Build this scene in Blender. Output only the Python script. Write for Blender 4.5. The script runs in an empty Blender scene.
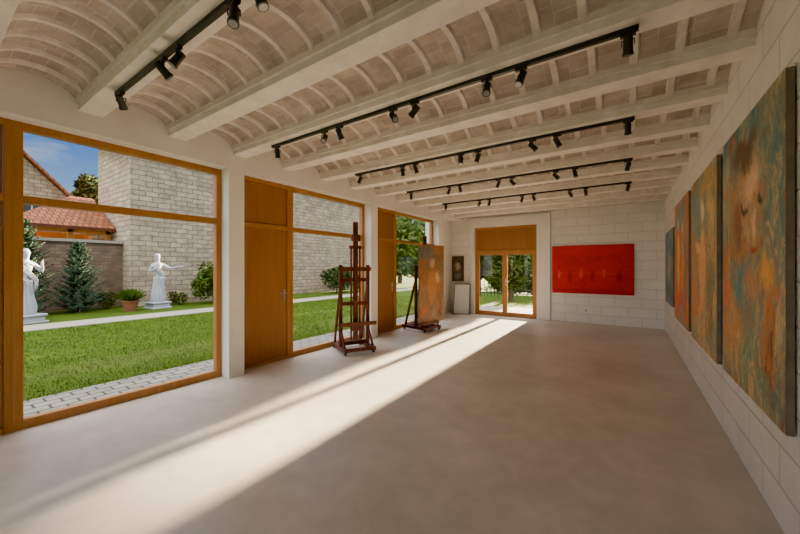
import bpy, math, random
from mathutils import Vector, Matrix
random.seed(7)
S = bpy.context.scene
COL = S.collection

# ------------------------------------------------------------------ materials
def nmat(name):
    m = bpy.data.materials.new(name); m.use_nodes = True
    nt = m.node_tree; b = nt.nodes['Principled BSDF']
    return m, nt, b
def N(nt, t, **kw):
    n = nt.nodes.new(t)
    for k, v in kw.items():
        if k in n.inputs.keys(): n.inputs[k].default_value = v
        else: setattr(n, k, v)
    return n
def c4(c): return (c[0], c[1], c[2], 1.0)
def mixc(nt, fac, a, b, mode='MIX'):
    n = nt.nodes.new('ShaderNodeMix'); n.data_type = 'RGBA'; n.blend_type = mode
    for s, v in ((0, fac), (6, a), (7, b)):
        if isinstance(v, (int, float)): n.inputs[s].default_value = v
        elif isinstance(v, tuple): n.inputs[s].default_value = c4(v)
        else: nt.links.new(v, n.inputs[s])
    return n.outputs[2]
def ramp(nt, src, stops):
    r = nt.nodes.new('ShaderNodeValToRGB'); e = r.color_ramp.elements
    while len(e) < len(stops): e.new(0.5)
    for i, (p, c) in enumerate(stops):
        e[i].position = p
        e[i].color = c4(c) if isinstance(c, tuple) else (c, c, c, 1)
    nt.links.new(src, r.inputs[0]); return r.outputs[0]
def noisy(name, c1, c2, scale=4, rough=0.6, bump=0.0, detail=6, metal=0.0, stretch=None, spec=0.5, bscale=None):
    m, nt, b = nmat(name)
    tc = N(nt, 'ShaderNodeTexCoord'); src = tc.outputs['Object']
    if stretch:
        mp = N(nt, 'ShaderNodeMapping'); mp.inputs['Scale'].default_value = stretch
        nt.links.new(src, mp.inputs[0]); src = mp.outputs[0]
    no = N(nt, 'ShaderNodeTexNoise', Scale=scale, Detail=detail, Roughness=0.6)
    nt.links.new(src, no.inputs['Vector'])
    f = ramp(nt, no.outputs[0], [(0.3, 0.0), (0.7, 1.0)])
    nt.links.new(mixc(nt, f, c1, c2), b.inputs['Base Color'])
    b.inputs['Roughness'].default_value = rough; b.inputs['Metallic'].default_value = metal
    b.inputs['Specular IOR Level'].default_value = spec
    if bump:
        n2 = N(nt, 'ShaderNodeTexNoise', Scale=bscale or scale*4, Detail=5)
        nt.links.new(src, n2.inputs['Vector'])
        bp = N(nt, 'ShaderNodeBump', Strength=bump, Distance=0.02)
        nt.links.new(n2.outputs[0], bp.inputs['Height']); nt.links.new(bp.outputs[0], b.inputs['Normal'])
    return m
def brick(name, axis, c1, c2, mortar, bw, rh, ms, rough=0.8, bump=0.5, mix_noise=0.3, dist=0.01, warp=0.0):
    m, nt, b = nmat(name)
    tc = N(nt, 'ShaderNodeTexCoord'); sp = N(nt, 'ShaderNodeSeparateXYZ'); cb = N(nt, 'ShaderNodeCombineXYZ')
    nt.links.new(tc.outputs['Object'], sp.inputs[0])
    idx = {'x': (1, 2), 'y': (0, 2), 'z': (1, 0)}[axis]
    nt.links.new(sp.outputs[idx[0]], cb.inputs[0]); nt.links.new(sp.outputs[idx[1]], cb.inputs[1])
    vec = cb.outputs[0]
    if warp:
        wn = N(nt, 'ShaderNodeTexNoise', Scale=2.5, Detail=3)
        nt.links.new(tc.outputs['Object'], wn.inputs['Vector'])
        vm = N(nt, 'ShaderNodeVectorMath', operation='SCALE'); vm.inputs['Scale'].default_value = warp
        nt.links.new(wn.outputs[1], vm.inputs[0])
        va = N(nt, 'ShaderNodeVectorMath', operation='ADD')
        nt.links.new(vec, va.inputs[0]); nt.links.new(vm.outputs[0], va.inputs[1]); vec = va.outputs[0]
    br = N(nt, 'ShaderNodeTexBrick')
    nt.links.new(vec, br.inputs['Vector'])
    br.inputs['Color1'].default_value = c4(c1); br.inputs['Color2'].default_value = c4(c2)
    br.inputs['Mortar'].default_value = c4(mortar)
    br.inputs['Scale'].default_value = 1; br.inputs['Mortar Size'].default_value = ms
    br.inputs['Mortar Smooth'].default_value = 0.3
    br.inputs['Brick Width'].default_value = bw; br.inputs['Row Height'].default_value = rh
    no = N(nt, 'ShaderNodeTexNoise', Scale=3.0, Detail=8, Roughness=0.7)
    nt.links.new(tc.outputs['Object'], no.inputs['Vector'])
    f = ramp(nt, no.outputs[0], [(0.3, (1-mix_noise,)*3), (0.75, (1.0, 1.0, 1.0))])
    nt.links.new(mixc(nt, 1.0, br.outputs[0], f, 'MULTIPLY'), b.inputs['Base Color'])
    b.inputs['Roughness'].default_value = rough
    b.inputs['Specular IOR Level'].default_value = 0.2
    n2 = N(nt, 'ShaderNodeTexNoise', Scale=25.0, Detail=4)
    nt.links.new(tc.outputs['Object'], n2.inputs['Vector'])
    ma = N(nt, 'ShaderNodeMath', operation='MULTIPLY_ADD'); ma.inputs[1].default_value = -1.0
    nt.links.new(br.outputs[1], ma.inputs[0])
    mb = N(nt, 'ShaderNodeMath', operation='MULTIPLY'); mb.inputs[1].default_value = 0.5
    nt.links.new(n2.outputs[0], mb.inputs[0]); nt.links.new(mb.outputs[0], ma.inputs[2])
    bp = N(nt, 'ShaderNodeBump', Strength=bump, Distance=dist)
    nt.links.new(ma.outputs[0], bp.inputs['Height']); nt.links.new(bp.outputs[0], b.inputs['Normal'])
    return m

EX = 0.50   # outdoor colours darkened to balance the bright sky against the room
def E(c): return (c[0]*EX, c[1]*EX, c[2]*EX)
M = {}
M['white'] = noisy('white_plaster', (0.84, 0.81, 0.77), (0.77, 0.74, 0.70), 3, 0.8, 0.25)
M['beam'] = noisy('whitewashed_beam', (0.85, 0.80, 0.75), (0.67, 0.62, 0.57), 5, 0.8, 0.45)
M['wallR'] = brick('painted_block_right', 'x', (0.82, 0.805, 0.78), (0.77, 0.755, 0.735), (0.56, 0.54, 0.52), 0.6, 0.25, 0.006, 0.75, 0.9, 0.14, 0.015)
M['wallB'] = brick('painted_block_back', 'y', (0.84, 0.815, 0.77), (0.80, 0.775, 0.73), (0.60, 0.565, 0.52), 0.6, 0.25, 0.006, 0.75, 0.7, 0.10, 0.012)
M['vault'] = brick('whitewashed_vault_brick', 'z', (0.70, 0.605, 0.52), (0.56, 0.475, 0.405), (0.74, 0.68, 0.62), 0.105, 0.21, 0.005, 0.9, 0.6, 0.48, 0.008, 0.03)
M['rib'] = noisy('vault_rib_plaster', (0.80, 0.745, 0.69), (0.60, 0.535, 0.47), 9, 0.85, 0.3)
M['ochre'] = noisy('ochre_wood', (0.37, 0.155, 0.042), (0.46, 0.21, 0.06), 3, 0.42, 0.05, stretch=(6, 6, 0.6), spec=0.3)
M['ochre_panel'] = noisy('ochre_panel', (0.31, 0.125, 0.036), (0.365, 0.152, 0.046), 2, 0.45, 0.03, stretch=(6, 6, 0.5), spec=0.3)
M['black'] = noisy('black_metal', (0.015, 0.015, 0.016), (0.025, 0.025, 0.026), 10, 0.45)
M['lens'] = noisy('lamp_lens', (0.25, 0.25, 0.27), (0.3, 0.3, 0.32), 10, 0.15)
M['steel'] = noisy('steel', (0.55, 0.55, 0.55), (0.6, 0.6, 0.6), 10, 0.3, metal=1.0)
M['redwood'] = noisy('red_stained_wood', (0.08, 0.023, 0.015), (0.135, 0.042, 0.026), 5, 0.4, 0.05, stretch=(8, 8, 0.8), spec=0.3)
M['canvas_edge'] = noisy('canvas_edge', (0.20, 0.16, 0.12), (0.13, 0.11, 0.08), 8, 0.8)
M['canvas_white'] = noisy('primed_canvas', (0.80, 0.84, 0.88), (0.74, 0.78, 0.83), 8, 0.7)
M['marble'] = noisy('white_statue_stone', E((0.82, 0.88, 0.98)), E((0.66, 0.72, 0.84)), 4, 0.6, 0.1)
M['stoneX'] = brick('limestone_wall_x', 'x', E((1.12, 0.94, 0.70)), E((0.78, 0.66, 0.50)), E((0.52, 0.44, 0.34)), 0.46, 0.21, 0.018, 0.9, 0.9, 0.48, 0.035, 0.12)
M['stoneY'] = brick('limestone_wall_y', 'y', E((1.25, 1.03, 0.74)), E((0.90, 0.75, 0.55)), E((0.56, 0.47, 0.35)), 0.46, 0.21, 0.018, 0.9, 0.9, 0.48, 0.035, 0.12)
M['gwall'] = brick('garden_wall_stone', 'x', E((0.62, 0.42, 0.28)), E((0.40, 0.29, 0.21)), E((0.46, 0.38, 0.29)), 0.3, 0.13, 0.016, 0.9, 1.0, 0.4, 0.04, 0.06)
M['tile'] = brick('terracotta_tile', 'z', E((0.85, 0.32, 0.14)), E((0.62, 0.22, 0.10)), E((0.25, 0.08, 0.04)), 0.2, 0.3, 0.02, 0.8, 1.0, 0.4, 0.05)
M['pave'] = brick('white_paving', 'z', E((0.72, 0.69, 0.64)), E((0.56, 0.54, 0.50)), E((0.16, 0.16, 0.12)), 0.24, 0.16, 0.014, 0.85, 0.7, 0.25, 0.01, 0.02)
M['path'] = noisy('pale_gravel', E((0.78, 0.72, 0.62)), E((0.56, 0.51, 0.44)), 20, 0.9, 0.6)
M['grass'] = noisy('lawn_green', E((0.08, 0.15, 0.012)), E((0.13, 0.22, 0.018)), 3, 0.9, 1.0, bscale=60, spec=0.1)
M['blade'] = noisy('grass_blade', E((0.08, 0.18, 0.012)), E((0.25, 0.40, 0.022)), 0.9, 0.7, spec=0.1)
M['spruce'] = noisy('spruce_needles', E((0.06, 0.13, 0.08)), E((0.15, 0.24, 0.14)), 3, 0.8, spec=0.1)
M['leaf'] = noisy('leaf_green', E((0.07, 0.16, 0.02)), E((0.18, 0.28, 0.035)), 2, 0.6, spec=0.2)
M['leafd'] = noisy('leaf_dark', E((0.045, 0.09, 0.02)), E((0.11, 0.16, 0.04)), 2, 0.6, spec=0.2)
M['petal'] = noisy('pink_petals', E((0.7, 0.12, 0.14)), E((0.8, 0.35, 0.3)), 6, 0.7)
M['bark'] = noisy('bark', (0.06, 0.04, 0.03), (0.03, 0.02, 0.015), 8, 0.9, 0.5)
M['terracotta'] = noisy('terracotta_pot', E((0.5, 0.19, 0.09)), E((0.4, 0.15, 0.07)), 6, 0.8)
M['litwood'] = noisy('sunlit_honey_timber', E((1.6, 0.75, 0.16)), E((1.2, 0.55, 0.12)), 4, 0.7)  # honey timber with its warm sunlit glow put into the colour
M['plastic'] = noisy('white_plastic', (0.8, 0.8, 0.78), (0.78, 0.78, 0.76), 5, 0.4)
M['redplastic'] = noisy('red_plastic', (0.5, 0.05, 0.03), (0.45, 0.04, 0.03), 5, 0.4)
M['frame_dark'] = noisy('dark_frame', (0.08, 0.05, 0.03), (0.05, 0.03, 0.02), 5, 0.4)
M['dark_pane'] = noisy('dark_window_pane', (0.03, 0.035, 0.04), (0.05, 0.055, 0.06), 5, 0.15)

# polished concrete floor
m, nt, b = nmat('polished_concrete'); M['floor'] = m
tc = N(nt, 'ShaderNodeTexCoord')
n1 = N(nt, 'ShaderNodeTexNoise', Scale=0.9, Detail=4, Roughness=0.55, Distortion=0.3)
n2 = N(nt, 'ShaderNodeTexNoise', Scale=5.0, Detail=7, Roughness=0.65, Distortion=0.2)
for n in (n1, n2): nt.links.new(tc.outputs['Object'], n.inputs['Vector'])
f1 = ramp(nt, n1.outputs[0], [(0.34, 0.0), (0.66, 1.0)])
col = mixc(nt, f1, (0.58, 0.52, 0.455), (0.73, 0.665, 0.59))
f2 = ramp(nt, n2.outputs[0], [(0.32, (0.84, 0.84, 0.84)), (0.68, (1.0, 1.0, 1.0))])
nt.links.new(mixc(nt, 1.0, col, f2, 'MULTIPLY'), b.inputs['Base Color'])
nt.links.new(ramp(nt, n2.outputs[0], [(0.3, 0.30), (0.7, 0.40)]), b.inputs['Roughness'])
b.inputs['Specular IOR Level'].default_value = 0.45
bp = N(nt, 'ShaderNodeBump', Strength=0.08, Distance=0.01)
nt.links.new(n2.outputs[0], bp.inputs['Height']); nt.links.new(bp.outputs[0], b.inputs['Normal'])

# clear thin glass
m = bpy.data.materials.new('window_glass'); m.use_nodes = True; nt = m.node_tree; nt.nodes.clear()
o = N(nt, 'ShaderNodeOutputMaterial'); mx = N(nt, 'ShaderNodeMixShader')
tr = N(nt, 'ShaderNodeBsdfTransparent'); tr.inputs[0].default_value = (0.93, 0.95, 0.94, 1)
gl = N(nt, 'ShaderNodeBsdfGlossy'); gl.inputs['Roughness'].default_value = 0.0
fr = N(nt, 'ShaderNodeFresnel'); fr.inputs[0].default_value = 1.35
nt.links.new(fr.outputs[0], mx.inputs[0]); nt.links.new(tr.outputs[0], mx.inputs[1]); nt.links.new(gl.outputs[0], mx.inputs[2])
nt.links.new(mx.outputs[0], o.inputs[0]); M['glass'] = m

def painting_mat(name, w, h, base, base2, blobs, rough=0.5, warp=0.25, tex=6.0, gain=1.25, spec=0.2, pal=None, palf=0.45, grain=0.68):
    """painted canvas pigments: blobs in canvas coordinates u,v in 0..1"""
    m, nt, b = nmat(name)
    G_ = lambda c: tuple(min(0.95, x*gain) for x in c)
    tc = N(nt, 'ShaderNodeTexCoord')
    mp = N(nt, 'ShaderNodeMapping'); mp.inputs['Scale'].default_value = (1.0/w, 0.0, 1.0/h)
    mp.inputs['Location'].default_value = (0.5, 0, 0.0)
    nt.links.new(tc.outputs['Object'], mp.inputs[0])
    no = N(nt, 'ShaderNodeTexNoise', Scale=3.0, Detail=5, Roughness=0.6)
    nt.links.new(mp.outputs[0], no.inputs['Vector'])
    sb = N(nt, 'ShaderNodeVectorMath', operation='SUBTRACT'); sb.inputs[1].default_value = (0.5, 0.5, 0.5)
    nt.links.new(no.outputs[1], sb.inputs[0])
    sc = N(nt, 'ShaderNodeVectorMath', operation='SCALE'); sc.inputs['Scale'].default_value = warp
    nt.links.new(sb.outputs[0], sc.inputs[0])
    ad = N(nt, 'ShaderNodeVectorMath', operation='ADD')
    nt.links.new(mp.outputs[0], ad.inputs[0]); nt.links.new(sc.outputs[0], ad.inputs[1])
    n2 = N(nt, 'ShaderNodeTexNoise', Scale=tex, Detail=8, Roughness=0.7, Distortion=1.2)
    nt.links.new(mp.outputs[0], n2.inputs['Vector'])
    cur = mixc(nt, ramp(nt, n2.outputs[0], [(0.42, 0.0), (0.58, 1.0)]), G_(base), G_(base2))
    def strokes(cur):
        ms = N(nt, 'ShaderNodeMapping'); ms.inputs['Scale'].default_value = (3.2, 1, 1.5); ms.inputs['Rotation'].default_value = (0, 0.5, 0)
        nt.links.new(ad.outputs[0], ms.inputs[0])
        n4 = N(nt, 'ShaderNodeTexNoise', Scale=2.2, Detail=7, Roughness=0.68, Distortion=1.6)
        nt.links.new(ms.outputs[0], n4.inputs['Vector'])
        st = [(0.34+0.32*i/(len(pal)-1), G_(c)) for i, c in enumerate(pal)]
        pc = ramp(nt, n4.outputs[0], st)
        n5 = N(nt, 'ShaderNodeTexNoise', Scale=5.0, Detail=8, Roughness=0.7, Distortion=0.8)
        nt.links.new(ad.outputs[0], n5.inputs['Vector'])
        return mixc(nt, ramp(nt, n5.outputs[0], [(0.42, 0.0), (0.60, min(1, palf*1.7))]), cur, pc)
    nb = len(blobs)
    for k, (u, v, ru, rv, c, s) in enumerate(blobs):
        if pal and k == nb//2: cur = strokes(cur)
        q = N(nt, 'ShaderNodeMapping')
        q.inputs['Scale'].default_value = (1.0/ru, 0, 1.0/rv); q.inputs['Location'].default_value = (-u/ru, 0, -v/rv)
        nt.links.new(ad.outputs[0], q.inputs[0])
        ln = N(nt, 'ShaderNodeVectorMath', operation='LENGTH'); nt.links.new(q.outputs[0], ln.inputs[0])
        f = ramp(nt, ln.outputs['Value'], [(1.0-s*0.6, 0.92), (1.0, 0.0)])
        cur = mixc(nt, f, cur, G_(c))
    n3 = N(nt, 'ShaderNodeTexNoise', Scale=tex*4, Detail=6, Roughness=0.75)
    nt.links.new(mp.outputs[0], n3.inputs['Vector'])
    g = ramp(nt, n3.outputs[0], [(0.35, (grain, grain, grain)), (0.65, (1.0, 1.0, 1.0))])
    nt.links.new(mixc(nt, 1.0, cur, g, 'MULTIPLY'), b.inputs['Base Color'])
    b.inputs['Roughness'].default_value = rough; b.inputs['Specular IOR Level'].default_value = spec
    bp = N(nt, 'ShaderNodeBump', Strength=0.3, Distance=0.005)
    nt.links.new(n3.outputs[0], bp.inputs['Height']); nt.links.new(bp.outputs[0], b.inputs['Normal'])
    return m

# ------------------------------------------------------------------ mesh builder
class MB:
    def __init__(s): s.v = []; s.f = []; s.m = []
    def face(s, pts, mi=0):
        i = len(s.v); s.v += [tuple(p) for p in pts]; s.f.append(tuple(range(i, i+len(pts)))); s.m.append(mi)
    def hexa(s, P, mi=0):
        i = len(s.v); s.v += [tuple(p) for p in P]
        for q in ((0,3,2,1),(4,5,6,7),(0,1,5,4),(1,2,6,5),(2,3,7,6),(3,0,4,7)):
            s.f.append(tuple(i+k for k in q)); s.m.append(mi)
    def box(s, x0, x1, y0, y1, z0, z1, mi=0):
        s.hexa([(x0,y0,z0),(x1,y0,z0),(x1,y1,z0),(x0,y1,z0),(x0,y0,z1),(x1,y0,z1),(x1,y1,z1),(x0,y1,z1)], mi)
    def bar(s, p0, p1, w, d, mi=0, up=(0, 1, 0)):
        p0 = Vector(p0); p1 = Vector(p1); t = (p1-p0).normalized(); up = Vector(up)
        a = t.cross(up)
        if a.length < 1e-4: a = t.cross(Vector((1, 0, 0)))
        a.normalize(); b = t.cross(a).normalized()
        a *= w/2; b *= d/2
        s.hexa([p0-a-b, p0+a-b, p0+a+b, p0-a+b, p1-a-b, p1+a-b, p1+a+b, p1-a+b], mi)
    def cyl(s, p0, p1, r0, r1=None, n=12, mi=0):
        r1 = r0 if r1 is None else r1
        p0 = Vector(p0); p1 = Vector(p1); t = (p1-p0).normalized()
        a = t.orthogonal().normalized(); b = t.cross(a)
        i = len(s.v)
        for p, r in ((p0, r0), (p1, r1)):
            for k in range(n):
                an = 2*math.pi*k/n; s.v.append(tuple(p+a*r*math.cos(an)+b*r*math.sin(an)))
        for k in range(n):
            s.f.append((i+k, i+(k+1) % n, i+n+(k+1) % n, i+n+k)); s.m.append(mi)
        s.f.append(tuple(i+k for k in reversed(range(n)))); s.m.append(mi)
        s.f.append(tuple(i+n+k for k in range(n))); s.m.append(mi)
    def lathe(s, fn, zs, n=24, mi=0, cx=0, cy=0):
        i = len(s.v)
        for z in zs:
            for k in range(n):
                a = 2*math.pi*k/n; x, y = fn(z, a); s.v.append((cx+x, cy+y, z))
        for j in range(len(zs)-1):
            for k in range(n):
                s.f.append((i+j*n+k, i+j*n+(k+1) % n, i+(j+1)*n+(k+1) % n, i+(j+1)*n+k)); s.m.append(mi)
        s.f.append(tuple(i+k for k in reversed(range(n)))); s.m.append(mi)
        j = i+(len(zs)-1)*n; s.f.append(tuple(j+k for k in range(n))); s.m.append(mi)
    def ball(s, c, r, n=14, k=9, mi=0):
        i = len(s.v)
        for a in range(k+1):
            th = math.pi*a/k
            for j in range(n):
                ph = 2*math.pi*j/n
                s.v.append((c[0]+r[0]*math.sin(th)*math.cos(ph), c[1]+r[1]*math.sin(th)*math.sin(ph), c[2]-r[2]*math.cos(th)))
        for a in range(k):
            for j in range(n):
                s.f.append((i+a*n+j, i+a*n+(j+1) % n, i+(a+1)*n+(j+1) % n, i+(a+1)*n+j)); s.m.append(mi)
    def build(s, name, mats, parent=None, smooth=False, bevel=0, loc=None, rot=None):
        me = bpy.data.meshes.new(name); me.from_pydata(s.v, [], s.f)
        for mt in mats: me.materials.append(M[mt] if isinstance(mt, str) else mt)
        me.polygons.foreach_set('material_index', s.m)
        if smooth: me.polygons.foreach_set('use_smooth', [True]*len(s.f))
        me.update()
        ob = bpy.data.objects.new(name, me); COL.objects.link(ob)
        if parent: ob.parent = parent
        if loc: ob.location = loc
        if rot: ob.rotation_euler = rot
        if bevel:
            bv = ob.modifiers.new('bevel', 'BEVEL'); bv.width = bevel; bv.segments = 2; bv.limit_method = 'ANGLE'
        return ob
def empty(name, loc=(0, 0, 0), rot=(0, 0, 0)):
    e = bpy.data.objects.new(name, None); COL.objects.link(e); e.location = loc; e.rotation_euler = rot
    e.empty_display_size = 0.1; return e

# ------------------------------------------------------------------ dimensions
XR = 0.765; XW = -4.92; XP = -4.68; XA = -5.16; XO = XW-0.06
YB = 10.75; YF = -3.9
HB = 3.19; HV = 3.27; HC = 3.50
PER = 3.19
G = -0.05
GL = G-0.02

# ------------------------------------------------------------------ room shell
pill = [2.58 + PER*k for k in (-2, -1, 0, 1, 2)]
b = MB(); b.box(XO, XR, YF-0.25, YB+0.25, -0.2, 0.0); b.box(XA, XO, pill[-1]+0.1, YB+0.25, -0.2, 0.0); b.build('floor', ['floor'])
b = MB(); b.box(XR, XR+0.25, YF-0.25, YB+0.25, -0.2, HC); b.build('wall_right', ['wallR'])

# back wall with door opening
DX0, DX1, DH = -4.25, -2.28, 2.88
b = MB()
b.box(XA-0.06, DX0, YB, YB+0.25, -0.2, HC)
b.box(DX1, XR, YB, YB+0.25, -0.2, HC)
b.box(DX0, DX1, YB, YB+0.25, DH, HC)
b.build('wall_back', ['wallB'])
b = MB(); b.box(DX1, DX1+0.38, YB-0.06, YB, 0, HB); b.box(DX0-0.12, DX0, YB-0.06, YB, 0, HB)
b.box(DX0, DX1, YB-0.06, YB, DH, HB)
b.build('trim_1', ['white'], bevel=0.006)

# left wall : pillars, lintel, far solid part
b = MB()
for y in pill: b.box(XO, XP, y, y+0.23, -0.2, 2.99)
b.box(XO, XP, YF, pill[-1]+0.23, 2.99, HC)           # lintel
b.box(XA-0.06, XA, pill[-1]+0.15, YB, -0.2, HC)           # recessed end wall
b.box(XA, XO, pill[-1]+0.15, pill[-1]+0.23, -0.2, HC)
b.box(XO, XP, YF-0.2, YF+0.10, -0.2, 2.99)
b.box(XA, XP, pill[-1]+0.23, YB, HB, HC)
b.build('wall_left', ['white'])

# rear wall (behind the camera): unseen, glazing added to let in sky light
b = MB()
b.box(XP, XR, YF-0.2, YF, 3.0, HC); b.box(XR-0.15, XR, YF-0.2, YF, -0.2, 3.0)
b.build('wall_front', ['white'])

def window(name, p0, p1, z0, z1, transoms=(), mull=(), fw=0.075, fd=0.09, normal='x', at=0.0):
    """framed glazing in plane x=at (normal x, extends along y) or y=at (extends along x)"""
    root = empty(name, (0, 0, 0))
    f = MB(); g = MB()
    def bx(a0, a1, z0_, z1_, d=fd, bb=f):
        if normal == 'x': bb.box(at-d/2, at+d/2, a0, a1, z0_, z1_)
        else: bb.box(a0, a1, at-d/2, at+d/2, z0_, z1_)
    bx(p0, p0+fw, z0, z1); bx(p1-fw, p1, z0, z1)
    bx(p0+fw, p1-fw, z1-fw, z1); bx(p0+fw, p1-fw, z0, z0+fw*1.2)
    for t in transoms: bx(p0+fw, p1-fw, t-0.04, t+0.04)
    for q in mull: bx(q-0.05, q+0.05, z0+fw*1.2, z1-fw, fd*0.96)
    if normal == 'x': g.face([(at, p0+fw/2, z0+fw/2), (at, p1-fw/2, z0+fw/2), (at, p1-fw/2, z1-fw/2), (at, p0+fw/2, z1-fw/2)])
    else: g.face([(p0+fw/2, at, z0+fw/2), (p1-fw/2, at, z0+fw/2), (p1-fw/2, at, z1-fw/2), (p0+fw/2, at, z1-fw/2)])
    f.build('frame', ['ochre'], root, bevel=0.006); g.build('glass', ['glass'], root)
    return root
def panel_door(name, y0, y1):
    root = empty(name)
    f = MB(); x = XW
    f.box(x-0.045, x+0.045, y0, y0+0.06, 0, 2.99); f.box(x-0.045, x+0.045, y1-0.05, y1, 0, 2.99)
    f.box(x-0.045, x+0.045, y0+0.06, y1-0.05, 2.92, 2.99); f.box(x-0.045, x+0.045, y0+0.06, y1-0.05, 2.20, 2.28)
    f.box(x-0.045, x+0.045, y0+0.06, y1-0.05, 0, 0.05)
    f.build('frame', ['ochre'], root, bevel=0.005)
    p = MB()
    p.box(x-0.03, x+0.03, y0+0.065, y1-0.055, 0.055, 2.195); p.box(x-0.03, x+0.02, y0+0.065, y1-0.055, 2.285, 2.915)
    p.build('leaf', ['ochre_panel'], root, bevel=0.004)
    h = MB()
    h.box(x+0.03, x+0.038, y1-0.12, y1-0.085, 0.98, 1.2); h.cyl((x+0.03, y1-0.10, 1.13), (x+0.08, y1-0.10, 1.13), 0.009)
    h.cyl((x+0.08, y1-0.10, 1.13), (x+0.08, y1-0.22, 1.13), 0.009); h.cyl((x+0.03, y1-0.10, 1.03), (x+0.045, y1-0.10, 1.03), 0.013)
    h.build('handle', ['steel'], root)
wi = 1
for k in (-2, -1, 0, 1):
    ys = pill[k+2]+0.23; ye = pill[k+3]; ysplit = ys+0.955
    panel_door('door_%d' % wi, ys, ysplit)
    window('window_%d' % wi, ysplit, ye, 0.0, 2.99, (2.24,), (), at=XW)
    wi += 1
window('window_%d' % wi, XP, XR-0.15, 0.0, 3.0, (2.24,), (-3.4, -2.0, -0.7), normal='y', at=YF-0.1)  # rear glazing, made up to brighten the room from behind the camera

# back double door
root = empty('door_%d' % wi)
f = MB(); y = YB+0.06
f.box(DX0, DX0+0.06, y-0.04, y+0.04, 0, DH); f.box(DX1-0.06, DX1, y-0.04, y+0.04, 0, DH)
f.box(DX0+0.06, DX1-0.06, y-0.04, y+0.04, 2.04, 2.12); f.box(DX0+0.06, DX1-0.06, y-0.04, y+0.04, DH-0.06, DH)
f.box(DX0+0.06, DX1-0.06, y-0.04, y+0.04, 0, 0.04)
f.build('frame', ['ochre'], root, bevel=0.005)
f = MB(); f.box(DX0+0.06, DX1-0.06, y-0.02, y+0.03, 2.12, DH-0.06); f.build('upper_panel', ['ochre_panel'], root)
xm = (DX0+DX1)/2
for nm, a, c in (('leaf_a', DX0+0.06, xm), ('leaf_b', xm, DX1-0.06)):
    f = MB()
    f.box(a, a+0.075, y-0.035, y+0.03, 0.04, 2.04); f.box(c-0.075, c, y-0.035, y+0.03, 0.04, 2.04)
    f.box(a+0.075, c-0.075, y-0.035, y+0.03, 1.965, 2.04); f.box(a+0.075, c-0.075, y-0.035, y+0.03, 0.04, 0.14)
    f.build(nm, ['ochre'], root, bevel=0.004)
    g = MB(); g.face([(a+0.05, y, 0.1), (c-0.05, y, 0.1), (c-0.05, y, 2.0), (a+0.05, y, 2.0)]); g.build(nm+'_glass', ['glass'], root)
h = MB(); h.box(xm+0.02, xm+0.055, y-0.043, y-0.035, 0.98, 1.2); h.cyl((xm+0.037, y-0.04, 1.12), (xm+0.037, y-0.09, 1.12), 0.009)
h.cyl((xm+0.037, y-0.09, 1.12), (xm+0.15, y-0.09, 1.12), 0.009); h.build('handle', ['steel'], root)

# ceiling : beams + shallow brick vaults with ribs
beams = [1.10+0.82*k for k in range(-6, 12)]
bm_ = MB(); va = MB(); rb = MB()
BW = 0.20
edges = [YF] + beams + [YB]
for i in range(len(edges)-1):
    a = edges[i] + (BW/2 if i > 0 else 0); c = edges[i+1] - (BW/2 if i < len(edges)-2 else 0)
    if c-a < 0.05: continue
    span = c-a; rise = 0.15*min(1, span/0.62); n = 12
    pts = []
    for j in range(n+1):
        t = j/n; yy = a+span*t; zz = HV+rise*(1-(2*t-1)**2)**0.6 if 0 < t < 1 else HV
        pts.append((yy, zz))
    for j in range(n):
        (ya, za), (yb, zb) = pts[j], pts[j+1]
        va.face([(XP, ya, za), (XR, ya, za), (XR, yb, zb), (XP, yb, zb)])
    x = XR-0.12
    rd = 0.026
    while x > XP+0.05:
        for j in range(n):
            (ya, za), (yb, zb) = pts[j], pts[j+1]
            w = 0.022
            rb.hexa([(x-w, ya, za-rd), (x+w, ya, za-rd), (x+w, yb, zb-rd), (x-w, yb, zb-rd),
                     (x-w*1.8, ya, za+0.01), (x+w*1.8, ya, za+0.01), (x+w*1.8, yb, zb+0.01), (x-w*1.8, yb, zb+0.01)])
        x -= 0.30
for yb in beams:
    bm_.box(XP, XR, yb-BW/2, yb+BW/2, HB, HC)
    bm_.box(XP, XR, yb-BW/2-0.025, yb-BW/2, HV-0.02, HC); bm_.box(XP, XR, yb+BW/2, yb+BW/2+0.025, HV-0.02, HC)
ce = empty('ceiling')
va.build('vaults', ['vault'], ce, smooth=True); rb.build('ribs', ['rib'], ce, smooth=False)
b = MB(); b.box(XA-0.06, XR+0.25, YF-0.25, YB+0.25, HC, HC+0.25); b.build('roof_slab', ['white'], ce)
bm_.build('trim_2', ['beam'], None)

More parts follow.
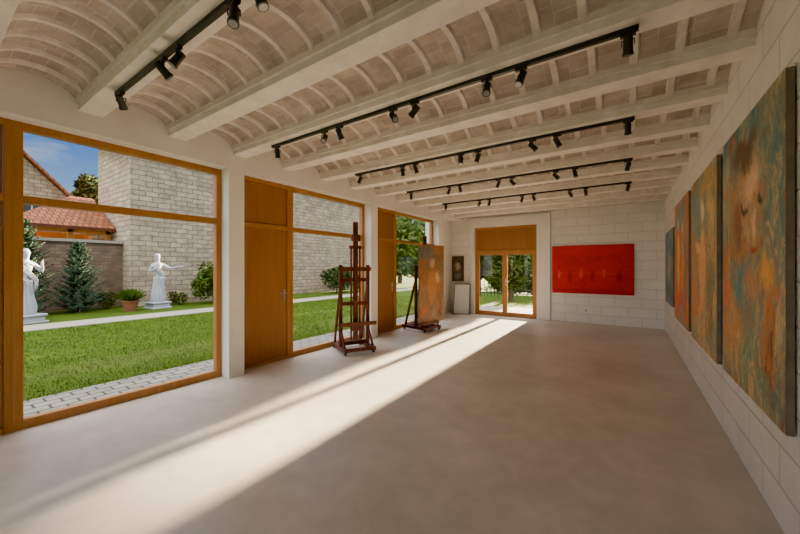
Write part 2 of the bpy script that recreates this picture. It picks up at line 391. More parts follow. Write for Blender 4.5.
# ------------------------------------------------------------------ track lights
heads = [-3.80, -2.92, -2.68, -1.94, -1.69, -0.98, -0.70, 0.0]
def track_light(yc):
    root = empty('track_light', (0, yc, HB))
    t = MB(); t.box(-3.88, 0.06, -0.017, 0.017, -0.032, 0.0); t.box(-3.9, -3.88, -0.02, 0.02, -0.034, 0.0)
    t.box(-2.0, -1.9, -0.020, 0.020, -0.034, 0.0)
    t.build('track', ['black'], root)
    for i, hx in enumerate(heads):
        h = MB(); rnd = random.Random(int(yc*100)+i)
        h.box(hx-0.045, hx+0.045, -0.016, 0.016, -0.052, -0.032)
        h.cyl((hx, 0, -0.052), (hx, 0, -0.078), 0.008)
        an = rnd.uniform(0.25, 0.9); az = rnd.uniform(0, 6.28)
        d = Vector((math.sin(an)*math.cos(az), math.sin(an)*math.sin(az), -math.cos(an)))
        c = Vector((hx, 0, -0.115))
        perp = d.cross(Vector((0, 0, 1))).normalized()
        h.bar(c+perp*0.036+Vector((0, 0, 0.036)), c+perp*0.036, 0.010, 0.005, up=tuple(perp))
        h.bar(c-perp*0.036+Vector((0, 0, 0.036)), c-perp*0.036, 0.010, 0.005, up=tuple(perp))
        h.bar(c+perp*0.038+Vector((0, 0, 0.036)), c-perp*0.038+Vector((0, 0, 0.036)), 0.010, 0.005, up=(0, 0, 1))
        h.cyl(c-d*0.055, c+d*0.045, 0.028, 0.030, 18)
        h.cyl(c+d*0.045, c+d*0.062, 0.034, 0.034, 18)
        h.cyl(c+d*0.0625, c+d*0.064, 0.026, 0.026, 18, 1)
        h.build('head_%d' % (i+1), ['black', 'lens'], root)
for k in (0, 2, 4, 6, 8): track_light(beams[6+k])

# ------------------------------------------------------------------ paintings
def painting(name, w, h, loc, rz, mat, d=0.035, tilt=0.0, frame=None, fw=0.035):
    b = MB(); b.box(-w/2, w/2, 0.002, d, 0, h, 1)
    b.face([(-w/2, 0, 0), (w/2, 0, 0), (w/2, 0, h), (-w/2, 0, h)], 0)
    mats = [mat, 'canvas_edge']
    if frame:
        for q in ((-w/2-fw, -w/2, -fw, h+fw), (w/2, w/2+fw, -fw, h+fw)): b.box(q[0], q[1], -0.015, d, q[2], q[3], 2)
        b.box(-w/2, w/2, -0.015, d, -fw, 0, 2); b.box(-w/2, w/2, -0.015, d, h, h+fw, 2)
        mats.append(frame)
    ob = b.build(name, mats); ob.location = loc; ob.rotation_euler = (tilt, 0, rz); return ob
RZ = -math.pi/2
xf = XR-0.045
P1 = painting_mat('paint_portrait', 1.46, 2.03, (0.12, 0.18, 0.16), (0.32, 0.27, 0.17), [
    (0.30, 0.93, 0.60, 0.14, (0.06, 0.18, 0.23), 0.8), (0.92, 0.62, 0.16, 0.40, (0.08, 0.21, 0.23), 0.8),
    (0.10, 0.75, 0.12, 0.25, (0.42, 0.42, 0.28), 0.8),
    (0.22, 0.20, 0.32, 0.20, (0.60, 0.26, 0.05), 0.9), (0.10, 0.40, 0.14, 0.2, (0.82, 0.14, 0.02), 0.9),
    (0.60, 0.14, 0.26, 0.14, (0.16, 0.28, 0.16), 0.9), (0.85, 0.26, 0.15, 0.18, (0.72, 0.16, 0.03), 0.9),
    (0.34, 0.40, 0.16, 0.09, (0.10, 0.24, 0.27), 0.9), (0.50, 0.66, 0.29, 0.22, (0.50, 0.25, 0.12), 0.5),
    (0.58, 0.76, 0.17, 0.08, (0.74, 0.50, 0.30), 0.9),
    (0.33, 0.60, 0.09, 0.12, (0.24, 0.10, 0.06), 0.9), (0.46, 0.88, 0.26, 0.06, (0.13, 0.07, 0.04), 0.9),
    (0.60, 0.60, 0.045, 0.09, (0.78, 0.48, 0.28), 0.9), (0.44, 0.695, 0.08, 0.022, (0.04, 0.04, 0.04), 0.8),
    (0.70, 0.675, 0.06, 0.020, (0.05, 0.045, 0.04), 0.8), (0.57, 0.49, 0.09, 0.018, (0.36, 0.06, 0.04), 0.9),
    (0.54, 0.38, 0.14, 0.06, (0.50, 0.25, 0.12), 0.9), (0.76, 0.42, 0.10, 0.07, (0.78, 0.40, 0.08), 0.9)], warp=0.32, tex=7,
    pal=[(0.05, 0.06, 0.05), (0.58, 0.17, 0.03), (0.12, 0.27, 0.23), (0.72, 0.44, 0.16), (0.06, 0.22, 0.27)], palf=0.55)
P2 = painting_mat('paint_figure', 1.6, 2.05, (0.14, 0.25, 0.21), (0.52, 0.31, 0.12), [
    (0.25, 0.8, 0.28, 0.20, (0.08, 0.27, 0.32), 0.9), (0.8, 0.3, 0.2, 0.25, (0.12, 0.16, 0.08), 0.9),
    (0.2, 0.25, 0.20, 0.2, (0.82, 0.19, 0.02), 0.9), (0.8, 0.75, 0.14, 0.15, (0.72, 0.52, 0.18), 0.9),
    (0.5, 0.46, 0.15, 0.28, (0.74, 0.40, 0.17), 0.5), (0.52, 0.80, 0.08, 0.07, (0.84, 0.60, 0.36), 0.5),
    (0.42, 0.18, 0.06, 0.2, (0.68, 0.35, 0.15), 0.6), (0.60, 0.18, 0.06, 0.2, (0.64, 0.31, 0.13), 0.6),
    (0.33, 0.58, 0.12, 0.04, (0.76, 0.46, 0.22), 0.6)], warp=0.26,
    pal=[(0.06, 0.06, 0.05), (0.70, 0.22, 0.03), (0.10, 0.27, 0.25), (0.78, 0.52, 0.18), (0.36, 0.08, 0.03)], palf=0.5)
P3 = painting_mat('paint_dancers', 1.7, 2.05, (0.80, 0.18, 0.03), (0.28, 0.17, 0.10), [
    (0.4, 0.85, 0.5, 0.14, (0.10, 0.26, 0.34), 0.9), (0.3, 0.15, 0.4, 0.14, (0.78, 0.07, 0.03), 0.9),
    (0.8, 0.5, 0.14, 0.3, (0.10, 0.23, 0.28), 0.9),
    (0.32, 0.50, 0.10, 0.26, (0.88, 0.52, 0.16), 0.5), (0.34, 0.80, 0.06, 0.06, (0.88, 0.62, 0.38), 0.5),
    (0.62, 0.46, 0.10, 0.26, (0.84, 0.28, 0.05), 0.5), (0.62, 0.76, 0.06, 0.06, (0.85, 0.58, 0.34), 0.5)], warp=0.28,
    pal=[(0.10, 0.07, 0.06), (0.82, 0.20, 0.03), (0.12, 0.26, 0.30), (0.84, 0.52, 0.16)], palf=0.45)
P4 = painting_mat('paint_blue', 1.5, 1.55, (0.05, 0.16, 0.27), (0.20, 0.27, 0.30), [
    (0.5, 0.5, 0.3, 0.3, (0.38, 0.36, 0.25), 0.9), (0.5, 0.2, 0.5, 0.15, (0.10, 0.18, 0.10), 0.9)], warp=0.5)
painting('portrait_painting', 1.46, 2.03, (xf, (2.73+4.19)/2, 0.65), RZ, P1)
painting('figure_painting', 1.60, 2.05, (xf, 5.27, 0.63), RZ, P2)
painting('dancers_painting', 1.74, 2.03, (xf, 7.2, 0.65), RZ, P3)
painting('landscape_painting', 1.55, 1.55, (xf, 9.1, 0.80), RZ, P4)
PR = painting_mat('paint_red', 1.98, 1.34, (0.66, 0.006, 0.007), (0.56, 0.005, 0.006), [
    (0.5, 0.92, 0.7, 0.14, (0.70, 0.006, 0.008), 0.9), (0.5, 0.42, 0.62, 0.03, (0.70, 0.02, 0.015), 0.9),
    (0.10, 0.40, 0.028, 0.12, (0.74, 0.10, 0.08), 0.9), (0.24, 0.36, 0.035, 0.15, (0.36, 0.003, 0.004), 0.9),
    (0.38, 0.42, 0.030, 0.13, (0.72, 0.09, 0.07), 0.9), (0.52, 0.36, 0.035, 0.15, (0.36, 0.003, 0.004), 0.9),
    (0.66, 0.42, 0.030, 0.11, (0.72, 0.08, 0.06), 0.9), (0.83, 0.36, 0.04, 0.15, (0.38, 0.004, 0.005), 0.9),
    (0.5, 0.04, 0.6, 0.10, (0.48, 0.004, 0.006), 0.9)], warp=0.06, rough=0.4, spec=0.15, gain=1.0, tex=4, grain=0.85)
painting('red_painting', 1.98, 1.36, (-0.86, YB-0.045, 0.83), 0, PR)
PS = painting_mat('paint_small', 0.40, 0.8, (0.05, 0.05, 0.05), (0.14, 0.11, 0.08), [
    (0.5, 0.6, 0.3, 0.25, (0.45, 0.34, 0.24), 0.8), (0.5, 0.2, 0.4, 0.2, (0.14, 0.18, 0.17), 0.9)], warp=0.3)
painting('framed_picture', 0.36, 0.80, (-4.86, YB-0.04, 1.12), 0, PS, frame='frame_dark')
painting('leaning_canvas', 0.52, 0.98, (-4.62, YB-0.31, 0.02), math.radians(6), M['canvas_white'], d=0.03, tilt=-0.17, frame='canvas_edge', fw=0.016)
b = MB(); b.box(-1.02, -0.94, YB-0.012, YB, 0.30, 0.42, 0); b.cyl((-0.98, YB-0.016, 0.36), (-0.98, YB-0.012, 0.36), 0.025, None, 14, 1)
b.build('wall_socket', ['plastic', 'redplastic'])
b = MB(); b.box(XR-0.03, XR, 9.9, 10.05, 0.10, 0.22, 0); b.cyl((XR-0.035, 9.97, 0.16), (XR-0.03, 9.97, 0.16), 0.03, None, 14, 0)
b.build('wall_socket', ['plastic'])

# ------------------------------------------------------------------ easels
def easel(loc, rz, mast_h=2.42, tray=0.55):
    root = empty('easel', loc, (0, 0, rz))
    e = MB()
    for sx in (-1, 1):
        x = sx*0.27
        e.box(x-0.035, x+0.035, -0.36, 0.42, 0.05, 0.12)                  # foot runners
        for yy in (-0.31, 0.37): e.cyl((x-0.018, yy, 0.027), (x+0.018, yy, 0.027), 0.027, None, 14, 1)
        e.box(x-0.03, x+0.03, -0.06, 0.0, 0.12, 1.62)                 # uprights
        e.bar((x, -0.02, 1.28), (x, 0.34, 0.12), 0.05, 0.035, up=(1, 0, 0)) # rear brace
        e.bar((x, -0.03, 0.45), (x, -0.28, 0.12), 0.045, 0.03, up=(1, 0, 0))
    e.box(-0.235, 0.235, -0.34, -0.27, 0.055, 0.115); e.box(-0.235, 0.235, 0.30, 0.38, 0.055, 0.115)
    e.box(-0.235, 0.235, -0.055, -0.005, 0.12, 0.20)
    e.box(-0.32, 0.32, -0.085, -0.06, 1.50, 1.58); e.box(-0.245, 0.245, -0.055, -0.005, 0.86, 0.93)
    e.box(-0.30, 0.30, 0.0, 0.03, 1.30, 1.37)
    e.box(-0.045, 0.045, -0.11, -0.062, 0.22, mast_h)                    # mast
    e.box(-0.10, -0.07, -0.10, -0.07, 0.22, mast_h-0.45); e.box(0.07, 0.10, -0.10, -0.07, 0.22, mast_h-0.45)
    e.box(-0.12, 0.12, -0.105, -0.065, mast_h-0.5, mast_h-0.44)
    e.box(-0.36, 0.36, -0.24, -0.11, tray-0.045, tray); e.box(-0.36, 0.36, -0.25, -0.235, tray-0.05, tray+0.02)
    e.box(-0.09, 0.09, -0.13, -0.05, tray-0.16, tray-0.045)
    e.box(-0.07, 0.07, -0.17, -0.05, mast_h-0.36, mast_h-0.24)              # top clamp
    e.cyl((-0.0, 0.0, 1.54), (0.0, 0.07, 1.54), 0.025, None, 12, 1)
    e.cyl((0.04, -0.09, tray-0.1), (0.15, -0.09, tray-0.1), 0.018, None, 12, 1)
    e.build('frame', ['redwood', 'black'], root, bevel=0.004)
    return root
easel((-4.30, 4.78, 0), math.radians(62))
easel((-4.30, 7.35, 0), math.radians(78), mast_h=2.36, tray=0.20)
PE = painting_mat('paint_easel', 0.98, 1.95, (0.26, 0.18, 0.11), (0.60, 0.24, 0.08), [
    (0.2, 0.88, 0.5, 0.12, (0.12, 0.24, 0.26), 0.9), (0.8, 0.2, 0.25, 0.2, (0.2, 0.12, 0.08), 0.9),
    (0.25, 0.15, 0.25, 0.12, (0.75, 0.20, 0.05), 0.9),
    (0.5, 0.48, 0.20, 0.26, (0.66, 0.28, 0.10), 0.5), (0.52, 0.78, 0.12, 0.07, (0.80, 0.52, 0.30), 0.5),
    (0.7, 0.55, 0.10, 0.12, (0.80, 0.56, 0.34), 0.8)], warp=0.30, gain=0.8,
    pal=[(0.08, 0.06, 0.05), (0.65, 0.22, 0.06), (0.16, 0.24, 0.22), (0.75, 0.45, 0.18)], palf=0.5)
r2 = math.radians(78)
off = Matrix.Rotation(r2, 4, 'Z') @ Vector((0.12, -0.212, 0))
painting('easel_painting', 0.94, 1.93, (-4.30+off.x, 7.35+off.y, 0.202), r2, PE)

# ------------------------------------------------------------------ garden
b = MB()
b.box(-60, -6.0, -40, 60, G-0.3, GL); b.box(-6.0, 30, YB+0.26, 60, G-0.3, GL)
b.box(-6.0, 30, -40, YF-2.0, G-0.3, GL); b.box(XR+0.26, 30, YF-2.0, YB+0.26, G-0.3, GL)
b.build('lawn', ['grass'])
lw = bpy.data.objects['lawn']
bl = MB()
rg = random.Random(3)
for i in range(42000):
    x = -6.03-(rg.random()**1.4)*6.5; y = rg.uniform(0.3, 16)
    h = rg.uniform(0.02, 0.045); a = rg.uniform(0, 6.28); w = 0.006+0.0012*abs(x+6)
    dx, dy = math.cos(a)*w, math.sin(a)*w
    lx, ly = rg.uniform(-0.02, 0.02), rg.uniform(-0.02, 0.02)
    bl.face([(x-dx, y-dy, GL), (x+dx, y+dy, GL), (x+lx, y+ly, GL+h)])
bl.build('grass_blades', ['blade'], lw)
b = MB(); b.box(-6.0, XO-0.005, YF-0.26, pill[-1]+0.14, G-0.2, G+0.02); b.box(-6.0, XA-0.065, pill[-1]+0.14, YB+0.255, G-0.2, G+0.02)
b.box(-6.0, XR+0.25, YF-2.0, YF-0.26, G-0.2, G+0.02); b.build('paving', ['pave'])
b = MB(); b.box(-13.9, -12.7, -12, 30, GL+0.001, G+0.0); b.build('garden_path', ['path'])
b = MB(); b.box(-4.9, -1.5, YB+0.26, YB+3.0, GL+0.001, G+0.005); b.build('back_terrace', ['pave'])

# stone building
bx = -16.8
root = empty('stone_building')
b = MB()
b.hexa([(-20.8, 5.15, GL), (bx, 5.15, GL), (bx, 5.16, GL), (-20.8, 5.16, GL),
        (-20.8, 5.15, 7.2), (bx, 5.15, 6.3), (bx, 5.16, 6.3), (-20.8, 5.16, 7.2)], 1)
b.hexa([(-20.8, 5.16, GL), (bx, 5.16, GL), (bx, 21, GL), (-20.8, 21, GL),
        (-20.8, 5.16, 7.2), (bx, 5.16, 6.3), (bx, 21, 6.3), (-20.8, 21, 7.2)], 0)
b.build('walls', ['stoneX', 'stoneY'], root)
b = MB()
b.hexa([(-21.3, 4.7, 7.32), (bx+0.15, 4.7, 6.29), (bx+0.15, 21.4, 6.29), (-21.3, 21.4, 7.32),
        (-21.3, 4.7, 7.40), (bx+0.15, 4.7, 6.37), (bx+0.15, 21.4, 6.37), (-21.3, 21.4, 7.40)], 0)
b.build('eaves', ['litwood'], root)
b = MB()
b.hexa([(-21.35, 4.65, 7.41), (bx+0.2, 4.65, 6.38), (bx+0.2, 21.45, 6.38), (-21.35, 21.45, 7.41),
        (-21.35, 4.65, 7.49), (bx+0.2, 4.65, 6.46), (bx+0.2, 21.45, 6.46), (-21.35, 21.45, 7.49)], 0)
b.build('roof_tiles', ['tile'], root)
# garden wall with coping
root = empty('garden_wall')
b = MB(); b.box(-17.9, -17.6, -14, 5.14, GL, 2.55); b.build('masonry', ['gwall'], root)
b = MB(); b.box(-18.0, -17.5, -14, 5.14, 2.55, 2.65); b.build('coping', ['path'], root)
# open shed with tiled roof behind the wall
root = empty('garden_shed')
b = MB()
for (x, y) in ((-18.9, 2.6), (-18.9, 3.8), (-18.9, 5.0), (-22, 2.6), (-22, 5.0)): b.box(x-0.08, x+0.08, y-0.08, y+0.08, GL, 3.2)
b.box(-22.1, -22.0, 2.0, 5.1, GL, 3.2); b.box(-18.98, -18.82, 2.0, 5.12, 3.0, 3.2)
for i in range(9): b.bar((-18.45, 2.1+i*0.36, 3.12), (-19.6, 2.1+i*0.36, 3.62), 0.07, 0.08, up=(0, 1, 0))
b.build('timber', ['litwood'], root)
b = MB()
def roofslab(b, x0, x1, ya, za, yb_, zb, t=0.1, mi=0):
    b.hexa([(x0, ya, za), (x1, ya, za), (x1, yb_, zb), (x0, yb_, zb), (x0, ya, za+t), (x1, ya, za+t), (x1, yb_, zb+t), (x0, yb_, zb+t)], mi)
P = [(-18.3, 1.9, 3.1), (-18.3, 5.12, 3.1), (-21.4, 5.12, 4.75), (-21.4, 4.3, 4.75)]
b.hexa(P+[(p[0], p[1], p[2]+0.12) for p in P])
P = [(-18.3, 1.9, 3.1), (-21.4, 4.3, 4.75), (-24.2, 1.9, 3.1), (-24.2, 1.89, 3.1)]
b.hexa(P+[(p[0], p[1], p[2]+0.12) for p in P])
b.build('roof_tiles', ['tile'], root)
# distant gabled house
root = empty('gabled_house')
b = MB()
b.box(-34, -26, 0.6, 5.2, GL, 5.4)
i = len(b.v); b.v += [(-34, .6, 5.4), (-26, .6, 5.4), (-26, 5.2, 5.4), (-34, 5.2, 5.4), (-34, 2.9, 7.9), (-26, 2.9, 7.9)]
for q in ((1, 2, 5), (0, 4, 3), (0, 1, 5, 4), (2, 3, 4, 5)): b.f.append(tuple(i+k for k in q)); b.m.append(0)
b.box(-34, -24, 5.2, 10, GL, 3.8)
b.build('walls', ['stoneX'], root)
b = MB()
b.box(-26.0, -25.95, 3.4, 4.1, 4.0, 5.1, 0); b.box(-26.0, -25.93, 3.72, 3.78, 4.0, 5.1, 1); b.box(-26.0, -25.93, 3.35, 4.15, 5.1, 5.2, 1); b.box(-26.0, -25.93, 3.35, 4.15, 3.92, 4.0, 1)
b.build('house_window', ['dark_pane', 'marble'], root)
b = MB(); roofslab(b, -34.4, -25.6, 0.2, 5.0, 2.9, 8.0, 0.14); roofslab(b, -34.4, -25.6, 2.9, 8.0, 5.6, 5.0, 0.14)
b.hexa([(-34.4, 5.25, 5.0), (-23.6, 5.25, 3.8), (-23.6, 10, 3.8), (-34.4, 10, 5.0), (-34.4, 5.25, 5.15), (-23.6, 5.25, 3.95), (-23.6, 10, 3.95), (-34.4, 10, 5.15)])
b.build('roof_tiles', ['tile'], root)

def leafy(name, c, r, n, mat, size=0.1, trunk=None, seed=1, shell=0.5, flowers=0):
    root = empty(name, (c[0], c[1], GL)); rr = random.Random(seed); b = MB()
    lobes = [(0, 0, 0, 1.0)]+[(rr.uniform(-.55, .55), rr.uniform(-.55, .55), rr.uniform(-.5, .6), rr.uniform(.35, .6)) for _ in range(9)]
    for i in range(n):
        lo = lobes[rr.randrange(1, 10)] if rr.random() < 0.8 else lobes[0]
        while True:
            p = Vector((rr.uniform(-1, 1), rr.uniform(-1, 1), rr.uniform(-1, 1)))
            if shell < p.length <= 1: break
        sc = lo[3] if lo[3] < 1 else 0.8
        p = Vector(((lo[0]+p.x*sc)*r[0], (lo[1]+p.y*sc)*r[1], c[2]+(lo[2]+p.z*sc)*r[2]))
        d = Vector((rr.gauss(0, 1), rr.gauss(0, 1), rr.gauss(0, 0.7))).normalized(); e = d.orthogonal().normalized()
        s = size*rr.uniform(0.6, 1.3)
        if p.z < s*1.05: p.z = s*1.05+rr.random()*0.2
        b.face([p-d*s, p+e*s*0.45, p+d*s, p-e*s*0.45], 1 if rr.random() < flowers else 0)
    b.build('leaves', [mat, 'petal'], root)
    t = MB(); th = c[2]-0.2 if trunk else 0.3
    tr = trunk or 0.05
    t.cyl((0, 0, 0), (0, 0, max(th, 0.3)), tr, tr*0.7, 10)
    for i in range(7):
        a = i*0.9; q = Vector((math.cos(a)*r[0]*0.6, math.sin(a)*r[1]*0.6, c[2]+rr.uniform(-0.2, 0.5)*r[2]))
        t.cyl((0, 0, max(th, 0.3)*0.9), q, tr*0.5, tr*0.12, 7)
    t.build('trunk', ['bark'], root); return root
def spruce(loc, H, R, seed):
    root = empty('blue_spruce', loc); rr = random.Random(seed); b = MB()
    t = MB(); t.cyl((0, 0, 0), (0, 0, H*0.97), 0.07, 0.01, 8); t.build('trunk', ['bark'], root)
    L = 20
    for i in range(L):
        z = H*(0.05+0.9*i/L); rad = R*(1-i/L)**0.85+0.08
        for k in range(10):
            a = k*2*math.pi/10+i*0.7+rr.uniform(-.3, .3); ln = rad*rr.uniform(0.5, 1.25)
            d = Vector((math.cos(a), math.sin(a), 0)); s = Vector((-d.y, d.x, 0))
            t0 = Vector((0, 0, z+rr.uniform(-.07, .07)))
            for q in range(9):
                f = (q+1)/9; p = t0+d*ln*f+Vector((0, 0, -0.10*ln*f+0.5*ln*f*f)); w = 0.17*(1.15-f)*ln+0.04
                for sg in (-1, 1):
                    e = p+s*sg*w+d*w*0.7+Vector((0, 0, rr.uniform(-.05, .05)))
                    b.face([p-d*0.025, p+d*0.03, e]); b.face([p+Vector((0, 0, 0.03)), p-Vector((0, 0, 0.03)), e+Vector((0, 0, 0.02))])
    b.build('needles', ['spruce'], root)
spruce((-16.55, 3.55, GL), 2.7, 0.75, 1)
spruce((-16.55, 2.2, GL), 3.5, 0.8, 2)
spruce((-16.55, -0.6, GL), 3.0, 0.75, 5)
leafy('garden_shrub', (-15.6, 7.9, 0.95), (0.6, 0.95, 0.95), 2400, 'leaf', 0.09, seed=4)
leafy('garden_shrub', (-15.9, 9.8, 0.7), (0.6, 0.9, 0.7), 1500, 'leafd', 0.09, seed=5)
leafy('garden_shrub', (-15.4, 15.5, 0.9), (0.9, 1.3, 0.9), 2200, 'leafd', 0.1, seed=6)
leafy('garden_shrub', (-15.4, 18.4, 0.7), (0.9, 1.3, 0.8), 2000, 'leaf', 0.1, seed=7)
leafy('flower_bush', (-16.3, 6.75, 0.28), (0.3, 0.45, 0.28), 700, 'leaf', 0.06, seed=21, flowers=0.15)
leafy('flower_bush', (-16.95, 4.45, 0.35), (0.35, 0.35, 0.35), 700, 'leaf', 0.06, seed=22, flowers=0.15)
leafy('sun_blocking_tree', (-29, 7.4, 6.2), (2.0, 1.6, 1.6), 3500, 'leafd', 0.2, trunk=0.2, seed=8)
leafy('sun_blocking_tree', (-12, 31, 4.0), (4.0, 4.5, 4.0), 9000, 'leafd', 0.25, trunk=0.25, seed=9)
leafy('sun_blocking_tree', (-7.4, 27, 3.4), (2.8, 3.0, 3.2), 8000, 'leafd', 0.22, trunk=0.22, seed=10)
leafy('sun_blocking_tree', (-19, 28, 4.0), (4.0, 4.0, 4.2), 8000, 'leaf', 0.25, trunk=0.25, seed=11)
# potted plant
root = empty('potted_plant', (-15.35, 4.72, GL))
b = MB()
prof = lambda z, a: ((0.17+0.10*z/0.4)*math.cos(a)*(1.08 if z > 0.34 else 1), (0.17+0.10*z/0.4)*math.sin(a)*(1.08 if z > 0.34 else 1))
b.lathe(prof, [0, 0.1, 0.2, 0.33, 0.345, 0.4], 20); b.build('pot', ['terracotta'], root, smooth=False)
b = MB(); rr = random.Random(12)
for i in range(260):
    a = rr.uniform(0, 6.28); e = rr.uniform(0.5, 1.5); L = rr.uniform(0.3, 0.55)
    d = Vector((math.cos(a)*math.cos(e), math.sin(a)*math.cos(e), math.sin(e))); s = d.orthogonal().normalized()
    p = Vector((d.x*0.1, d.y*0.1, 0.36)); b.face([p, p+d*L*0.6+s*0.04, p+d*L, p+d*L*0.6-s*0.04])
b.build('foliage', ['leaf'], root)
# metal fence and hedge behind the back door
root = empty('metal_fence')
b = MB()
for i in range(75): b.cyl((-10+i*0.2, 18.6, GL), (-10+i*0.2, 18.6, 1.45), 0.016, None, 6)
for i in range(6): b.box(-10.05+i*2.95, -9.95+i*2.95, 18.55, 18.65, GL, 1.6)
b.box(-10, 4.8, 18.58, 18.62, 0.1, 0.15); b.box(-10, 4.8, 18.58, 18.62, 1.3, 1.35)
b.build('bars', ['black'], root)
leafy('hedge', (-3.0, 20.8, 0.55), (4.5, 0.7, 0.75), 5000, 'leafd', 0.12, seed=13, shell=0.2)
leafy('sun_blocking_tree', (-4.72, 16.6, 2.2), (1.35, 1.3, 2.0), 20000, 'leafd', 0.16, trunk=0.12, seed=14, shell=0.0)
leafy('sun_blocking_tree', (-1.45, 18.2, 3.95), (1.8, 1.0, 1.0), 6000, 'leafd', 0.13, trunk=0.12, seed=15, shell=0.0)  # unseen crown added to dapple and narrow the sun streak on the floor
b = MB(); b.box(-9, 8, 44, 50, GL, 2.6)
b.build('distant_wall', ['stoneY'])

# ------------------------------------------------------------------ statues
def skin_body(name, V_, E_, mat, parent, sub=2):
    me = bpy.data.meshes.new(name); me.from_pydata([v[0] for v in V_], E_, [])
    me.materials.append(M[mat]); ob = bpy.data.objects.new(name, me); COL.objects.link(ob); ob.parent = parent
    sk = ob.modifiers.new('skin', 'SKIN'); sk.use_smooth_shade = True
    d = me.skin_vertices[0].data
    for i, v in enumerate(V_):
        r = v[1]; d[i].radius = r if isinstance(r, tuple) else (r, r)
    d[0].use_root = True
    ss = ob.modifiers.new('sub', 'SUBSURF'); ss.levels = sub; ss.render_levels = sub
    return ob
def statue(loc, rz, arms, contrap=0.05, drape=True):
    """standing classical figure, local front = -y, height ~1.9 on a plinth"""
    root = empty('garden_statue', loc, (0, 0, rz))
    p = MB()
    p.box(-0.36, 0.36, -0.36, 0.36, 0, 0.06); p.box(-0.30, 0.30, -0.30, 0.30, 0.06, 0.20); p.box(-0.34, 0.34, -0.34, 0.34, 0.20, 0.26)
    p.build('plinth', ['marble'], root, bevel=0.015)
    z0 = 0.26; c = contrap
    V_ = [((c, 0, z0+0.98), (0.17, 0.125)),
          ((c*0.5, 0.01, z0+1.15), (0.135, 0.105)), ((0, 0, z0+1.34), (0.165, 0.115)), ((-c*.3, 0.01, z0+1.50), (0.12, 0.08)),
          ((-c*.3, 0.0, z0+1.60), (0.058, 0.06)), ((-c*.3, -0.01, z0+1.68), (0.06, 0.07)),
          ((-c*.3, -0.015, z0+1.77), (0.078, 0.095)), ((-c*.3, -0.005, z0+1.87), (0.06, 0.075)),
          ((c-0.10, 0, z0+0.90), 0.105), ((c-0.11, -0.06, z0+0.52), 0.068), ((c-0.13, 0.03, z0+0.12), 0.042), ((c-0.14, -0.12, z0+0.035), (0.045, 0.03)),
          ((c+0.10, 0, z0+0.90), 0.105), ((c+0.10, 0.0, z0+0.50), 0.068), ((c+0.09, 0.04, z0+0.10), 0.042), ((c+0.10, -0.12, z0+0.035), (0.045, 0.03))]
    E_ = [(0, 1), (1, 2), (2, 3), (3, 4), (4, 5), (5, 6), (6, 7), (0, 8), (8, 9), (9, 10), (10, 11), (0, 12), (12, 13), (13, 14), (14, 15)]
    hands = []
    for sg, (el, wr) in zip((-1, 1), arms):
        i = len(V_); sh = (sg*0.195, 0.0, z0+1.47)
        el = (el[0], el[1], z0+el[2]); wr = (wr[0], wr[1], z0+wr[2])
        hd = Vector(wr)+(Vector(wr)-Vector(el)).normalized()*0.085
        V_ += [(sh, 0.07), (el, 0.047), (wr, 0.030), (tuple(hd), (0.036, 0.022))]
        E_ += [(3, i), (i, i+1), (i+1, i+2), (i+2, i+3)]
        hands.append((Vector(wr), hd))
    skin_body('body', V_, E_, 'marble', root)
    for hi, (w, h) in enumerate(hands):
        d = (h-w).normalized(); s = d.orthogonal().normalized(); u = d.cross(s); f = MB()
        for k, ln in enumerate((0.07, 0.085, 0.08, 0.06)):
            q = h+s*(k-1.5)*0.02; md = q+d*ln*0.6; f.cyl(q, md, 0.010, 0.009, 8); f.cyl(md, md+d*ln*0.5-u*ln*0.35, 0.009, 0.007, 8)
        q = w+s*(-0.03)+d*0.03; f.cyl(q, q-s*0.035+d*0.05, 0.011, 0.008, 8)
        f.build('fingers_%d' % (hi+1), ['marble'], root, smooth=True)
    f = MB(); hx = -c*.3; hz = z0+1.80
    f.ball((hx, 0.02, hz+0.03), (0.088, 0.105, 0.105)); f.ball((hx, 0.12, hz+0.04), (0.05, 0.045, 0.05))
    f.cyl((hx, -0.085, hz+0.015), (hx, -0.118, hz-0.025), 0.008, 0.016, 8)
    f.ball((hx-0.033, -0.082, hz+0.018), (0.016, 0.012, 0.009)); f.ball((hx+0.033, -0.082, hz+0.018), (0.016, 0.012, 0.009))
    f.ball((hx, -0.088, hz-0.055), (0.024, 0.012, 0.009))
    for sg in (-1, 1): f.ball((hx+sg*0.088, 0.0, hz), (0.012, 0.022, 0.03))
    f.build('head_details', ['marble'], root, smooth=True)
    if drape:
        dr = MB(); zs = [z0+0.0+0.05*i for i in range(21)]
        def fn(z, a):
            t = (z-z0)/1.0; R = 0.205-0.02*t+0.025*math.sin(t*7)*(1-t)
            fold = 1+0.14*(1-t*0.6)*math.sin(a*9+t*3.5)+0.07*math.sin(a*15-t*5)
            return (R*fold*math.cos(a)*1.05+c*t, R*fold*math.sin(a)*0.80)
        dr.lathe(fn, zs, 72); dr.build('drapery', ['marble'], root, smooth=True)
        sa = MB(); pts = [Vector((-0.2, -0.05, z0+1.5)), Vector((-0.08, -0.14, z0+1.3)), Vector((0.08, -0.15, z0+1.12)), Vector((0.2, -0.08, z0+0.98)), Vector((0.24, 0.0, z0+0.7))]
        for i in range(4):
            for o_ in (-0.03, 0, 0.03): sa.cyl(pts[i]+Vector((o_, 0, o_)), pts[i+1]+Vector((o_, 0, o_)), 0.022, 0.022, 8)
        sa.build('sash', ['marble'], root, smooth=True)
    return root
statue((-15.6, 5.7, GL), math.radians(95), [((-0.30, 0.02, 1.20), (-0.14, -0.20, 1.34)), ((0.38, -0.16, 1.34), (0.60, -0.30, 1.40))], 0.05)
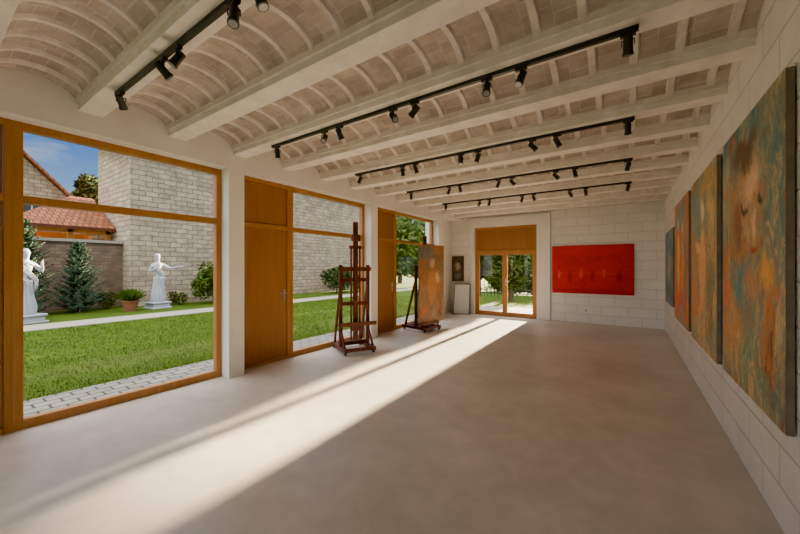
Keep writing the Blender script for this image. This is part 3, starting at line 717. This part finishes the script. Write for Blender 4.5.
statue((-14.6, 1.98, GL), math.radians(110), [((-0.32, 0.06, 1.18), (-0.14, -0.16, 1.02)), ((0.40, 0.02, 1.25), (0.30, -0.16, 1.48))], -0.05)

# ------------------------------------------------------------------ light
sun = bpy.data.lights.new('sun', 'SUN'); so = bpy.data.objects.new('sun', sun); COL.objects.link(so)
sun.energy = 195.0; sun.angle = math.radians(1.4); sun.color = (1.0, 0.77, 0.49)
el = math.radians(11.2); drift = -0.008
d = Vector((-drift, -1.0, -math.tan(el)*math.sqrt(1+drift*drift))).normalized()
so.rotation_euler = d.to_track_quat('-Z', 'Y').to_euler(); so.location = (0, 30, 10)

# sky : clear deep blue to the west, made-up bright haze overhead and to the south to light the room
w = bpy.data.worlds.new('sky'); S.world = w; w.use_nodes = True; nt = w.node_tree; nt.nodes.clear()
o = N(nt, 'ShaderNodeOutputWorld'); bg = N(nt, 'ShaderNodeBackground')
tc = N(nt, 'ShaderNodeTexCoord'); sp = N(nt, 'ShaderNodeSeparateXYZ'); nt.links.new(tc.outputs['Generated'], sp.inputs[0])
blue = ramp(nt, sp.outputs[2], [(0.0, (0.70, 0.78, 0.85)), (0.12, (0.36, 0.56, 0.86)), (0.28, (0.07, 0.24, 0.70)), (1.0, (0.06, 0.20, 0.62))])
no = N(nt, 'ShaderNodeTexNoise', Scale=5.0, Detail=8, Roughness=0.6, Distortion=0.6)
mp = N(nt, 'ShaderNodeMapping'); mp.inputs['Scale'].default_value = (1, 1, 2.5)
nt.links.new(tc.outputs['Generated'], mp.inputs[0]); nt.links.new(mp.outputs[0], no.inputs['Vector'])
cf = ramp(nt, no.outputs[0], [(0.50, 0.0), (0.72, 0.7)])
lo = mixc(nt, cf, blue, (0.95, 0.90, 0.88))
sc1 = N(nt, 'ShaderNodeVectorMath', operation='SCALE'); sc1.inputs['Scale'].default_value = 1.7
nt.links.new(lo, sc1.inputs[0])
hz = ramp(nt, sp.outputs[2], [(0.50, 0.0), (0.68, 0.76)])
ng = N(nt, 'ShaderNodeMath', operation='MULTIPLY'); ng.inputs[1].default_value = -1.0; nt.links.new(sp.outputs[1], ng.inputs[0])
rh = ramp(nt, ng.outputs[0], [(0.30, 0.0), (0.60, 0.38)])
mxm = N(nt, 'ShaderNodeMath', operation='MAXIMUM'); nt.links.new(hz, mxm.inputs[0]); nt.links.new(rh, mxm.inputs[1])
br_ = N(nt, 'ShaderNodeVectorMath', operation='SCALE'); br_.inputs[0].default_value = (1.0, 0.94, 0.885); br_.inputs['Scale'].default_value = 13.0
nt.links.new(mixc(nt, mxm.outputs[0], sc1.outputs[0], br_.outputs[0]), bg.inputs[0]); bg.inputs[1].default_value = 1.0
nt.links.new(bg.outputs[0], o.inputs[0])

S.view_settings.view_transform = 'AgX'
try: S.view_settings.look = 'AgX - Punchy'
except Exception: pass

# ------------------------------------------------------------------ camera
cam = bpy.data.cameras.new('camera'); co = bpy.data.objects.new('camera', cam); COL.objects.link(co)
cam.sensor_width = 36; cam.lens = 336/800*36; cam.clip_start = 0.05; cam.clip_end = 300
co.location = (0, 0, 1.58); co.rotation_euler = (math.radians(90), 0, math.radians(34.16))
S.camera = co
